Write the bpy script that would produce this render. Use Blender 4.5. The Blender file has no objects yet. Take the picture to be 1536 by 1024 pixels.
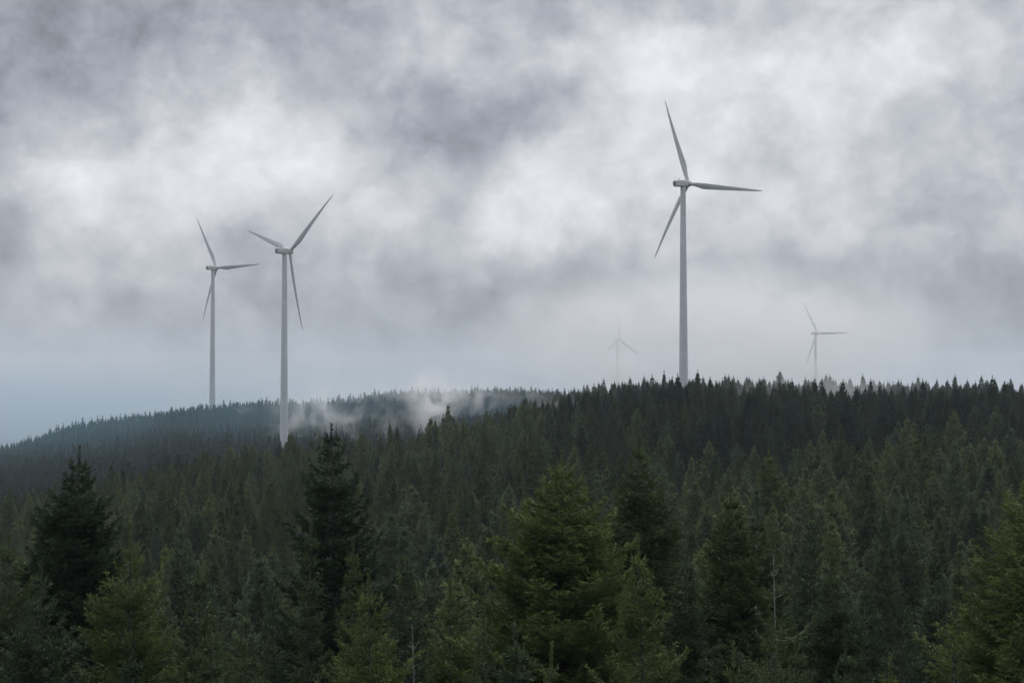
import bpy, math, random
import numpy as np
from mathutils import Vector, Matrix

random.seed(7)
R0 = np.random.default_rng(7)
scene = bpy.context.scene
COL = scene.collection
rad = math.radians

# ------------------------------------------------------------------ camera
F = 2133.0                      # focal length in pixels of the 1536 px wide photograph
PITCH = math.atan(48 / F)
cam_d = bpy.data.cameras.new('camera')
cam = bpy.data.objects.new('camera', cam_d)
COL.objects.link(cam)
cam_d.sensor_width = 36.0
cam_d.lens = 50.0
cam_d.clip_start = 0.5
cam_d.clip_end = 40000
cam.rotation_euler = (math.pi / 2 + PITCH, 0, 0)
scene.camera = cam


def at(px, py, Y):
    """world point seen at pixel (px, py) of the photograph on the plane y = Y"""
    xc, yc = (px - 768) / F, (512 - py) / F
    dy = math.cos(PITCH) - yc * math.sin(PITCH)
    dz = math.sin(PITCH) + yc * math.cos(PITCH)
    return Vector((xc / dy * Y, Y, dz / dy * Y))


def to_px(x, y, z):
    c, s = math.cos(PITCH), math.sin(PITCH)
    yc = y * c + z * s
    zc = -y * s + z * c
    return 768 + F * x / yc, 512 - F * zc / yc


# ------------------------------------------------------------------ helpers
def put(name, me, parent=None, mat=None):
    o = bpy.data.objects.new(name, me)
    COL.objects.link(o)
    if parent is not None:
        o.parent = parent
    if mat is not None and me is not None and not me.materials:
        me.materials.append(mat)
    return o


def mesh_np(name, v, quads=None, tris=None, smooth=False, attrs=None):
    me = bpy.data.meshes.new(name)
    v = np.asarray(v, np.float32).reshape(-1, 3)
    loops, starts = [], []
    n = 0
    if quads is not None and len(quads):
        q = np.asarray(quads, np.int32).reshape(-1, 4)
        loops.append(q.ravel())
        starts.append(np.arange(len(q), dtype=np.int32) * 4)
        n = len(q) * 4
    if tris is not None and len(tris):
        t = np.asarray(tris, np.int32).reshape(-1, 3)
        loops.append(t.ravel())
        starts.append(n + np.arange(len(t), dtype=np.int32) * 3)
    loops = np.concatenate(loops)
    starts = np.concatenate(starts)
    me.vertices.add(len(v))
    me.vertices.foreach_set('co', v.ravel())
    me.loops.add(len(loops))
    me.loops.foreach_set('vertex_index', loops)
    me.polygons.add(len(starts))
    me.polygons.foreach_set('loop_start', starts)
    for k, a in (attrs or {}).items():
        at_ = me.attributes.new(k, 'FLOAT', 'POINT')
        at_.data.foreach_set('value', np.asarray(a, np.float32))
    me.update(calc_edges=True)
    me.validate()
    if smooth:
        me.polygons.foreach_set('use_smooth', np.ones(len(me.polygons), bool))
    return me


class Tubes:
    """collects tapered tubes into one mesh"""
    def __init__(self):
        self.v, self.q, self.n = [], [], 0

    def add(self, pts, rads, k=6, cap=True):
        pts = np.asarray(pts, float)
        rads = np.asarray(rads, float)
        m = len(pts)
        tan = np.gradient(pts, axis=0)
        tan /= np.linalg.norm(tan, axis=1, keepdims=True) + 1e-9
        ref = np.where(np.abs(tan[:, 2:3]) > .8, [[1., 0, 0]], [[0, 0, 1.]])
        a = np.cross(tan, ref)
        a /= np.linalg.norm(a, axis=1, keepdims=True) + 1e-9
        b = np.cross(tan, a)
        th = np.arange(k) / k * 2 * math.pi
        ring = (pts[:, None] + rads[:, None, None] * (np.cos(th)[None, :, None] * a[:, None] + np.sin(th)[None, :, None] * b[:, None]))
        self.v.append(ring.reshape(-1, 3))
        i = np.arange(m - 1)[:, None] * k
        j = np.arange(k)[None]
        jn = (j + 1) % k
        self.q.append(np.stack([i + j, i + jn, i + k + jn, i + k + j], -1).reshape(-1, 4) + self.n)
        self.n += m * k

    def mesh(self, name, smooth=True):
        return mesh_np(name, np.concatenate(self.v), quads=np.concatenate(self.q), smooth=smooth)


# ------------------------------------------------------------------ node helpers
class NT:
    def __init__(self, tree):
        self.t = tree
        tree.nodes.clear()

    def n(self, typ, **kw):
        nd = self.t.nodes.new(typ)
        for k, v in kw.items():
            if k.startswith('i_'):
                key = k[2:]
                key = int(key) if key.isdigit() else key.replace('_', ' ')
                if hasattr(v, 'bl_rna') and isinstance(v, bpy.types.NodeSocket):
                    self.t.links.new(v, nd.inputs[key])
                else:
                    nd.inputs[key].default_value = v
            else:
                setattr(nd, k, v)
        return nd

    def l(self, a, b):
        self.t.links.new(a, b)

    def m(self, op, a, b=None, c=None, clamp=False):
        nd = self.t.nodes.new('ShaderNodeMath')
        nd.operation = op
        nd.use_clamp = clamp
        for i, x in enumerate((a, b, c)):
            if x is None:
                continue
            if isinstance(x, bpy.types.NodeSocket):
                self.t.links.new(x, nd.inputs[i])
            else:
                nd.inputs[i].default_value = x
        return nd.outputs[0]

    def noise(self, vec, scale, detail=4, rough=.5, dist=0., dim='3D', lac=2.0):
        nd = self.t.nodes.new('ShaderNodeTexNoise')
        nd.noise_dimensions = dim
        nd.inputs['Scale'].default_value = scale
        nd.inputs['Detail'].default_value = detail
        nd.inputs['Roughness'].default_value = rough
        nd.inputs['Lacunarity'].default_value = lac
        nd.inputs['Distortion'].default_value = dist
        if vec is not None:
            self.t.links.new(vec, nd.inputs['Vector'])
        return nd

    def ramp(self, x, a, b, lo=0., hi=1., smooth=True):
        nd = self.t.nodes.new('ShaderNodeMapRange')
        nd.interpolation_type = 'SMOOTHSTEP' if smooth else 'LINEAR'
        self.t.links.new(x, nd.inputs[0])
        for i, v in zip((1, 2, 3, 4), (a, b, lo, hi)):
            nd.inputs[i].default_value = v
        return nd.outputs[0]

    def mixc(self, f, a, b):
        nd = self.t.nodes.new('ShaderNodeMix')
        nd.data_type = 'RGBA'
        for idx, x in ((0, f), (6, a), (7, b)):
            if isinstance(x, bpy.types.NodeSocket):
                self.t.links.new(x, nd.inputs[idx])
            else:
                nd.inputs[idx].default_value = x if idx == 0 else (*x, 1)[:4]
        return nd.outputs[2]


def new_mat(name):
    m = bpy.data.materials.new(name)
    m.use_nodes = True
    return m, NT(m.node_tree)


# ------------------------------------------------------------------ materials
def foliage_mat(name, stops, shoot_col, src='INSTANCER', spec=.25):
    """stops: colours that the per-tree tint 0..1 runs through; young shoots at twig ends are paler"""
    m, t = new_mat(name)
    a = t.n('ShaderNodeAttribute', attribute_type=src, attribute_name='tint')
    sh = t.n('ShaderNodeAttribute', attribute_type='GEOMETRY', attribute_name='shoot')
    cr = t.n('ShaderNodeValToRGB')
    els = cr.color_ramp.elements
    for k, c in enumerate(stops):
        p = k / (len(stops) - 1)
        e = els[0] if k == 0 else els[len(els) - 1] if k == len(stops) - 1 else els.new(p)
        e.position = p
        e.color = (*c, 1)
    t.l(a.outputs['Fac'], cr.inputs[0])
    tc = t.n('ShaderNodeTexCoord')
    ns = t.noise(tc.outputs['Object'], 1.3, 3, .6)
    v = t.ramp(ns.outputs[0], .3, .7, .72, 1.3)
    hs = t.n('ShaderNodeHueSaturation')
    t.l(v, hs.inputs['Value'])
    t.l(cr.outputs[0], hs.inputs['Color'])
    lift = t.n('ShaderNodeMix', data_type='RGBA', blend_type='MULTIPLY')
    lift.inputs[0].default_value = 1
    t.l(hs.outputs[0], lift.inputs[6])
    lift.inputs[7].default_value = (*shoot_col, 1)
    c = t.mixc(sh.outputs['Fac'], hs.outputs[0], lift.outputs[2])
    d = t.n('ShaderNodeBsdfPrincipled')
    t.l(c, d.inputs['Base Color'])
    d.inputs['Roughness'].default_value = .62
    d.inputs['Specular IOR Level'].default_value = spec
    tr = t.n('ShaderNodeBsdfTranslucent')
    t.l(c, tr.inputs[0])
    mx = t.n('ShaderNodeMixShader')
    mx.inputs[0].default_value = .22
    t.l(d.outputs[0], mx.inputs[1])
    t.l(tr.outputs[0], mx.inputs[2])
    out = t.n('ShaderNodeOutputMaterial')
    t.l(mx.outputs[0], out.inputs[0])
    return m


SPRUCE_STOPS = [(.021, .038, .026), (.042, .066, .036), (.066, .092, .040), (.088, .112, .040), (.106, .135, .044)]
PINE_STOPS = [(.044, .070, .052), (.070, .106, .070), (.102, .138, .076), (.124, .154, .066), (.140, .164, .060)]
M_SPRUCE = foliage_mat('spruce needles', SPRUCE_STOPS, (1.55, 1.48, 1.3))
M_PINE = foliage_mat('pine needles', PINE_STOPS, (1.6, 1.5, 1.35))
M_FAR = foliage_mat('far spruce needles', [(.009, .023, .019), (.013, .031, .025), (.019, .040, .029)], (1.5, 1.4, 1.2), 'GEOMETRY', .02)


def bark_mat(name, c1, c2, sc=(14, 14, 2.5)):
    m, t = new_mat(name)
    tc = t.n('ShaderNodeTexCoord')
    mp = t.n('ShaderNodeMapping')
    mp.inputs['Scale'].default_value = sc
    t.l(tc.outputs['Object'], mp.inputs[0])
    ns = t.noise(mp.outputs[0], 1., 6, .65)
    c = t.mixc(t.ramp(ns.outputs[0], .35, .65), c1, c2)
    d = t.n('ShaderNodeBsdfPrincipled')
    t.l(c, d.inputs['Base Color'])
    d.inputs['Roughness'].default_value = .9
    bm = t.n('ShaderNodeBump')
    bm.inputs['Strength'].default_value = .6
    bm.inputs['Distance'].default_value = .02
    t.l(ns.outputs[0], bm.inputs['Height'])
    t.l(bm.outputs[0], d.inputs['Normal'])
    out = t.n('ShaderNodeOutputMaterial')
    t.l(d.outputs[0], out.inputs[0])
    return m


M_BARK = bark_mat('spruce bark', (.034, .032, .027), (.080, .075, .064))
M_PBARK = bark_mat('pine bark', (.050, .045, .037), (.130, .118, .100))
M_DEAD = bark_mat('bare dead wood', (.11, .108, .092), (.21, .205, .178))


def ground_mat():
    m, t = new_mat('forest floor')
    g = t.n('ShaderNodeNewGeometry')
    n1 = t.noise(g.outputs['Position'], .35, 8, .65)
    n2 = t.noise(g.outputs['Position'], .03, 4, .5)
    c = t.mixc(t.ramp(n1.outputs[0], .35, .65), (.012, .019, .012), (.024, .029, .018))
    c = t.mixc(t.ramp(n2.outputs[0], .4, .62), c, (.014, .023, .015))
    d = t.n('ShaderNodeBsdfPrincipled')
    t.l(c, d.inputs['Base Color'])
    d.inputs['Roughness'].default_value = .95
    bm = t.n('ShaderNodeBump')
    bm.inputs['Strength'].default_value = .8
    bm.inputs['Distance'].default_value = .4
    t.l(n1.outputs[0], bm.inputs['Height'])
    t.l(bm.outputs[0], d.inputs['Normal'])
    out = t.n('ShaderNodeOutputMaterial')
    t.l(d.outputs[0], out.inputs[0])
    return m


def paint_mat(name, c, streak, rough=.45):
    m, t = new_mat(name)
    tc = t.n('ShaderNodeTexCoord')
    mp = t.n('ShaderNodeMapping')
    mp.inputs['Scale'].default_value = (.9, .9, .05)
    t.l(tc.outputs['Object'], mp.inputs[0])
    ns = t.noise(mp.outputs[0], 1., 5, .6)
    n2 = t.noise(tc.outputs['Object'], .25, 4, .6)
    f = t.m('MULTIPLY', t.ramp(ns.outputs[0], .48, .72), .7)
    f = t.m('ADD', f, t.m('MULTIPLY', t.ramp(n2.outputs[0], .45, .7), .35), clamp=True)
    col = t.mixc(f, c, streak)
    d = t.n('ShaderNodeBsdfPrincipled')
    t.l(col, d.inputs['Base Color'])
    d.inputs['Roughness'].default_value = rough
    d.inputs['Specular IOR Level'].default_value = .4
    out = t.n('ShaderNodeOutputMaterial')
    t.l(d.outputs[0], out.inputs[0])
    return m


M_TOWER = paint_mat('weathered tower paint', (.51, .55, .58), (.44, .47, .49))
M_BLADE = paint_mat('weathered blade paint', (.46, .49, .515), (.38, .40, .415), .4)
M_NAC = paint_mat('weathered nacelle paint', (.50, .51, .52), (.39, .40, .40))
M_DARK = paint_mat('dark vent grille', (.09, .095, .10), (.05, .05, .055), .6)

# ------------------------------------------------------------------ terrain
PXS = np.array([-2200, -1000, -300, 0, 150, 300, 430, 600, 700, 800, 900, 1024, 1200, 1400, 1536, 1900, 2600, 3800], float)
YR = np.array([800, 780, 758, 746, 712, 686, 667, 655, 634, 610, 592, 583, 582, 583, 586, 588, 590, 600], float)     # canopy line of the near ridge
YF = np.array([760, 735, 695, 665, 636, 610, 602, 590, 588, 592, 600, 606, 610, 612, 614, 620, 630, 640], float)      # canopy line of the far hill
W2 = np.array([0, 0, 0, 0, 0, 0, 0, 0, .25, .75, 1, 1, 1, 1, 1, 1, 1, 1], float)                                       # where a second ridge follows the first
DS = np.array([0, 22, 45, 62, 100, 140, 200, 280, 360, 430, 545, 690, 800, 950, 1165, 1500, 2200, 4000, 9000, 14000], float)
TH = 17.0
grid = np.zeros((len(PXS), len(DS)))
for i in range(len(PXS)):
    yr, yf, w2 = YR[i], YF[i], W2[i]
    zz = lambda y, d: -(y - 560) / F * d - TH
    zr = zz(yr, 430)
    low = -58 if PXS[i] < 500 else -52
    far = zz(yf, 1165) + 5.
    g = [-14, -17, -21.5, zz(1005, 62)]
    for d, k in ((100, .80), (140, .60), (200, .385), (280, .205), (360, .075)):
        g.append(zz(yr + (1000 - yr) * k, d))
    g.append(zr)
    r2 = zz(577 if PXS[i] > 1000 else 582, 690)
    g.append((1 - w2) * (zr - 9 - 6 * (zr > -40)) + w2 * (zr - 7))
    g.append((1 - w2) * min(low, zr - 14) + w2 * r2)
    g.append((1 - w2) * min(low, zr - 16) + w2 * (r2 - 6))
    g.append((1 - w2) * (min(low, zr - 16) * .55 + far * .45) + w2 * (r2 - 14))
    g += [far, far - 14, -150, -190 if PXS[i] <= 0 else -220 if PXS[i] <= 150 else -270, -330, -390]
    grid[i] = g


def ground_z(x, y):
    x = np.asarray(x, float)
    y = np.asarray(y, float)
    d = np.hypot(x, y)
    az = np.arctan2(x, np.maximum(y, 1e-3))
    az = np.where(y < 0, np.sign(x) * math.pi / 2, az)
    px = np.clip(768 + F * np.tan(np.clip(az, -.95, .95)), PXS[0], PXS[-1])
    i = np.clip(np.searchsorted(PXS, px) - 1, 0, len(PXS) - 2)
    f = (px - PXS[i]) / (PXS[i + 1] - PXS[i])
    f = f * f * (3 - 2 * f) * .5 + f * .5
    d = np.clip(d, 0, DS[-1] - 1)
    j = np.clip(np.searchsorted(DS, d) - 1, 0, len(DS) - 2)
    h = (d - DS[j]) / (DS[j + 1] - DS[j])
    a = grid[i, j] * (1 - f) + grid[i + 1, j] * f
    b = grid[i, j + 1] * (1 - f) + grid[i + 1, j + 1] * f
    z = a * (1 - h) + b * h
    amp = np.clip(d / 300, 0, 1)
    z = z + amp * (.9 * np.sin(x * .031 + 1) * np.sin(y * .017) + .5 * np.sin(x * .083 + y * .05))
    z = z + np.clip((d - 1800) / 1500, 0, 1) * (14 * np.sin(x * .0041 + 1) + 9 * np.sin(x * .0103 + y * .002) + 5 * np.sin(x * .023 + 2))
    z = z + np.clip((d - 900) / 300, 0, 1) * (2.2 * np.sin(x * .021 + 2) + 1.4 * np.sin(x * .052 + .4))
    return z


def build_ground():
    rs = np.concatenate([[0.01], np.geomspace(4, 13900, 170)])
    th = np.linspace(0, 2 * math.pi, 361)[:-1]
    fine = np.linspace(rad(50), rad(130), 240)
    th = np.unique(np.concatenate([th, fine]))
    X = rs[:, None] * np.cos(th)[None]
    Y = rs[:, None] * np.sin(th)[None]
    Z = ground_z(X, Y)
    nt = len(th)
    i = np.arange(len(rs) - 1)[:, None] * nt
    j = np.arange(nt)[None]
    jn = (j + 1) % nt
    q = np.stack([i + j, i + nt + j, i + nt + jn, i + jn], -1).reshape(-1, 4)
    me = mesh_np('ground', np.stack([X, Y, Z], -1).reshape(-1, 3), quads=q, smooth=True)
    o = put('ground', me, mat=ground_mat())
    o['kind'] = 'structure'
    o['label'] = 'forest floor rolling away under the trees to the hills'


build_ground()


# ------------------------------------------------------------------ conifers
def twigs_mesh(P, D, L, W, S, rng, kink=.25):
    """each twig: two crossed needle-clad leaf shapes. P start, D direction, L length, W half width, S shoot value at the tip"""
    n = len(P)
    ref = rng.normal(size=(n, 3))
    a = np.cross(D, ref)
    a /= np.linalg.norm(a, axis=1, keepdims=True) + 1e-9
    b = np.cross(D, a)
    E = P + D * L[:, None]
    M = P + D * (L * rng.uniform(.35, .6, n))[:, None]
    k = (rng.normal(size=(n, 3)) * kink) * W[:, None]
    v = np.empty((n, 8, 3), np.float32)
    w = W[:, None]
    v[:, 0] = P
    v[:, 1] = M + a * w + k
    v[:, 2] = E
    v[:, 3] = M - a * w + k
    v[:, 4] = P
    v[:, 5] = M + b * w - k
    v[:, 6] = E
    v[:, 7] = M - b * w - k
    q = (np.arange(n)[:, None] * 8 + np.array([[0, 1, 2, 3, 4, 5, 6, 7]])).reshape(-1, 4)
    s = np.zeros((n, 8), np.float32)
    s[:, [2, 6]] = S[:, None]
    s[:, [1, 3, 5, 7]] = S[:, None] * .35
    return v.reshape(-1, 3), q, s.ravel()


def conifer(name, seed, H=14., R=2.2, clear=.12, p=.85, leader=.7, whorl=.42, nb=6, el_top=50, el_mid=5, el_bot=-22, upturn=.22,
            sag=.12, lat=.11, lat_k=.5, tw_sp=.09, tw_len=.16, tw_w=.02, hang=.25, shoot=.8, rough=.22, gap=.06, bare=0., pine=False,
            lobes=.18, trunk_r=None, rmax=99.):
    """returns (crown mesh, trunk mesh) of one conifer of height H standing at the origin"""
    rng = np.random.default_rng(seed)
    tb = Tubes()
    r0 = trunk_r or (.0085 * H + .02)
    zt = np.concatenate([np.linspace(-.8, H * .9, 12), [H * .97, H]])
    bend = .012 * H * np.sin(zt / H * 2.4 + rng.uniform(0, 6))
    bend2 = .012 * H * np.sin(zt / H * 2.9 + rng.uniform(0, 6))
    bx = lambda z: np.interp(z, zt, bend - bend[-1])
    by = lambda z: np.interp(z, zt, bend2 - bend2[-1])
    tb.add(np.stack([bx(zt), by(zt), zt], 1), np.maximum(r0 * (1 - np.clip(zt, 0, H) / H) ** 1.05, .006) + .006, 8)
    lob = rng.uniform(0, 6.28, 4)
    P, D, L, W, S = [], [], [], [], []

    def twig(p_, d_, l_, w_, s_):
        P.append(p_)
        D.append(d_ / (np.linalg.norm(d_, axis=-1, keepdims=True) + 1e-9))
        L.append(l_)
        W.append(w_)
        S.append(s_)

    # leader: short needles all round the top shoot
    if bare <= 0:
        nl = max(14, int(leader / .013))
        zz = rng.uniform(H - leader, H, nl)
        az = rng.uniform(0, 6.28, nl)
        d = np.stack([np.cos(az) * .8, np.sin(az) * .8, np.full(nl, 1.0)], 1)
        twig(np.stack([bx(zz), by(zz), zz], 1), d, np.full(nl, .085) + tw_w, np.full(nl, max(.014, tw_w * .7)), np.full(nl, shoot))
    z = H - leader
    k = 0
    zlow = H * clear
    while z > zlow:
        t = (H - z) / H                        # 0 top .. 1 foot
        n_b = max(3, int(round(nb * rng.uniform(.75, 1.25) * (0.8 if t < .08 else 1))))
        a0 = rng.uniform(0, 6.28)
        for b in range(n_b + (rng.integers(0, 3) if not pine else 0)):
            inter = b >= n_b
            if rng.random() < gap and (t > .08 or bare > 0):
                continue
            az = a0 + b * 2 * math.pi / n_b + rng.normal() * .22
            zb = z - (rng.uniform(.15, .85) * whorl if inter else rng.normal() * .04)
            t_ = (H - zb) / H
            Lb = R * min(1., t_ / (1 - clear * .6)) ** p
            Lb = rmax * math.tanh(Lb / rmax) if rmax < 50 else Lb
            Lb *= 1 + lobes * (math.sin(az * 2 + lob[0] + t_ * 5) * .6 + math.sin(az * 3 + lob[1] - t_ * 9) * .4 + math.sin(t_ * 34 + lob[2]) * .35)
            Lb *= rng.uniform(1 - rough, 1 + rough * .8) * (.62 if inter else 1)
            if t_ > .75:
                Lb *= 1 - (t_ - .75) * 1.2
            Lb *= min(1., .5 + (H - zb) / 5.)            # the spire draws in towards the tip
            Lb = max(Lb, .16)
            if t_ < .35:
                el = el_top + (el_mid - el_top) * (t_ / .35) ** .7
            else:
                el = el_mid + (el_bot - el_mid) * (t_ - .35) / .65
            el = rad(el + rng.normal() * 7)
            er = np.array([math.cos(az), math.sin(az), 0.])
            et = np.array([-math.sin(az), math.cos(az), 0.])
            up = np.array([0, 0, 1.])
            o = np.array([bx(zb), by(zb), zb])
            swing = rng.normal() * .12

            def curve(s):
                s = np.asarray(s)[:, None]
                rr = Lb * math.cos(el) * s
                hh = Lb * (math.sin(el) * s - sag * s * (1 - s) * 2 + upturn * s ** 2.2)
                return o + er * rr + up * hh + et * (Lb * swing * s ** 2)

            ss = np.linspace(0, 1, 5)
            dead = bare > 0 and zb > H - bare
            tb.add(curve(ss), np.linspace(max(.006, Lb * .011 + .004), .004, 5) * (1.5 if dead else 1), 3 if Lb < 1.2 else 4)
            if dead:
                # a bare branch: only a few crooked side twigs, no needles
                for s in rng.uniform(.3, 1, rng.integers(0, 5)):
                    c = curve([s])[0]
                    dd = er * .7 + et * rng.choice([-1, 1]) * .7 + up * rng.uniform(-.1, .5)
                    tb.add(np.stack([c, c + dd * Lb * .15, c + (dd + up * .2) * Lb * .28]), [.006, .005, .003], 3)
                continue
            s0 = .12 if Lb > .8 else .05
            nlat = max(3, int(Lb * (1 - s0) / lat))
            s = np.linspace(s0, 1, nlat) + rng.normal(size=nlat) * .3 / nlat
            s = np.clip(s, s0, 1)
            c = curve(s)
            tg = curve(np.clip(s + .03, 0, 1.03)) - curve(s - .03)
            tg /= np.linalg.norm(tg, axis=1, keepdims=True) + 1e-9
            for side in (-1, 1):
                ang = rad(52) * rng.uniform(.75, 1.2, nlat)
                ll = (lat_k * Lb * (1 - s) ** .75 * np.clip(s * 3.5, .3, 1) + .09) * rng.uniform(.55, 1.2, nlat)
                ll = np.minimum(ll, 1.1)
                dl = tg * np.cos(ang)[:, None] + et * (side * np.sin(ang))[:, None]
                dl = dl + up * (rng.normal(size=nlat) * .22 - hang * rng.random(nlat) + (.25 if pine else 0))[:, None]
                dl /= np.linalg.norm(dl, axis=1, keepdims=True)
                # the side shoot's own end
                twig(c + dl * (ll * .55)[:, None], dl + up * .12, ll * .5 + tw_len * .4, np.full(nlat, tw_w * 1.1), shoot * rng.uniform(.5, 1.1, nlat))
                cnt = np.maximum(1, (ll / tw_sp).astype(int))
                idx = np.repeat(np.arange(nlat), cnt)
                pos = np.concatenate([(np.arange(q) + .5) / q for q in cnt])
                nn = len(idx)
                sd = np.where(np.arange(nn) % 2 == 0, 1., -1.)
                dcur = dl[idx]
                latp = np.cross(dcur, up)
                latp /= np.linalg.norm(latp, axis=1, keepdims=True) + 1e-9
                td = dcur * .75 + latp * (sd * rng.uniform(.4, .95, nn))[:, None] + up * (rng.normal(size=nn) * .3 - hang * rng.uniform(0, 1.3, nn) + (.35 if pine else 0))[:, None]
                tl = tw_len * rng.uniform(.55, 1.35, nn) * (1.1 - .4 * pos)
                if pine:
                    keep = pos > .45
                else:
                    keep = np.ones(nn, bool)
                twig((c[idx] + dcur * (ll[idx] * pos)[:, None])[keep], td[keep], tl[keep], (tw_w * rng.uniform(.75, 1.25, nn))[keep], (shoot * (.25 + .75 * pos) * rng.uniform(.2, 1.1, nn) * (.35 + .65 * s[idx]))[keep])
            # needles clothing the main branch and its end
            nm = max(3, int(Lb / (tw_sp * .8)))
            s = rng.uniform(.2, 1, nm)
            c = curve(s)
            d = er + rng.normal(size=(nm, 3)) * .35 + up * .2
            twig(c, d, np.full(nm, tw_len * .9), np.full(nm, tw_w), shoot * s * rng.uniform(.4, 1.1, nm))
            e = curve([.93, 1.0])
            twig(e[:1], (e[1:] - e[:1]) + up * .04, np.array([tw_len * 1.5]), np.array([tw_w * 1.2]), np.array([shoot * 1.1]))
        z -= whorl * rng.uniform(.75, 1.2) * (1.15 if t < .1 else .8 + .35 * t)
        k += 1
    P, D, L, W, S = (np.concatenate(x) for x in (P, D, L, W, S))
    v, q, s = twigs_mesh(P, D, L, W, np.clip(S, 0, 1.2), rng)
    crown = mesh_np(name + ' crown', v, quads=q, attrs={'shoot': s})
    trunk = tb.mesh(name + ' trunk')
    crown.materials.append(M_PINE if pine else M_SPRUCE)
    trunk.materials.append(M_DEAD if bare > 0 else (M_PBARK if pine else M_BARK))
    return crown, trunk, H


def tree_object(kind, meshes, loc, rz, sc, tint, label, group, category='tree', tilt=(0, 0)):
    e = bpy.data.objects.new(kind, None)
    e.empty_display_size = .5
    COL.objects.link(e)
    e.location = loc
    e.rotation_euler = (tilt[0], tilt[1], rz)
    e.scale = sc if isinstance(sc, (tuple, list)) else (sc, sc, sc)
    e['label'] = label
    e['category'] = category
    if group:
        e['group'] = group
    c = put('crown', meshes[0], e)
    t = put('trunk', meshes[1], e)
    c['tint'] = float(tint)
    return e, c, t


# ---- trees that stand out one by one in front: (kind, tip px, tip py, distance, width factor, tint, shape, label)
SH = {
    'dense': dict(p=.88, nb=8, whorl=.38, leader=.85, el_top=34, el_mid=14, el_bot=-10, upturn=.17, hang=.10, lat=.085, tw_sp=.058, tw_len=.17, tw_w=.021, lobes=.10, shoot=1.1, gap=.03, rough=.24),
    'layered': dict(p=.84, nb=7, whorl=.42, leader=.65, el_top=28, el_mid=-2, el_bot=-22, upturn=.34, sag=.2, hang=.22, lat=.09, tw_sp=.058, tw_len=.18, tw_w=.0205, lobes=.12, shoot=.7, gap=.05, rough=.2),
    'slim': dict(p=.80, nb=6, whorl=.42, leader=.5, el_top=34, el_mid=2, el_bot=-18, upturn=.28, hang=.2, lat=.09, tw_sp=.058, tw_len=.17, tw_w=.020, lobes=.18, shoot=.8, rough=.3),
    'young': dict(p=.86, nb=6, whorl=.46, leader=.85, el_top=46, el_mid=24, el_bot=-6, upturn=.20, hang=.05, lat=.09, tw_sp=.056, tw_len=.17, tw_w=.0185, lobes=.12, shoot=1.2, gap=.05, lat_k=.42, rough=.24),
    'bare': dict(p=.80, nb=5, whorl=.62, leader=.6, el_top=30, el_mid=2, el_bot=-18, upturn=.34, sag=.24, hang=.2, lat=.09, tw_sp=.058, tw_len=.17, tw_w=.019, lobes=.2, shoot=.8, bare=1.9, rough=.45, gap=.3),
}
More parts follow.
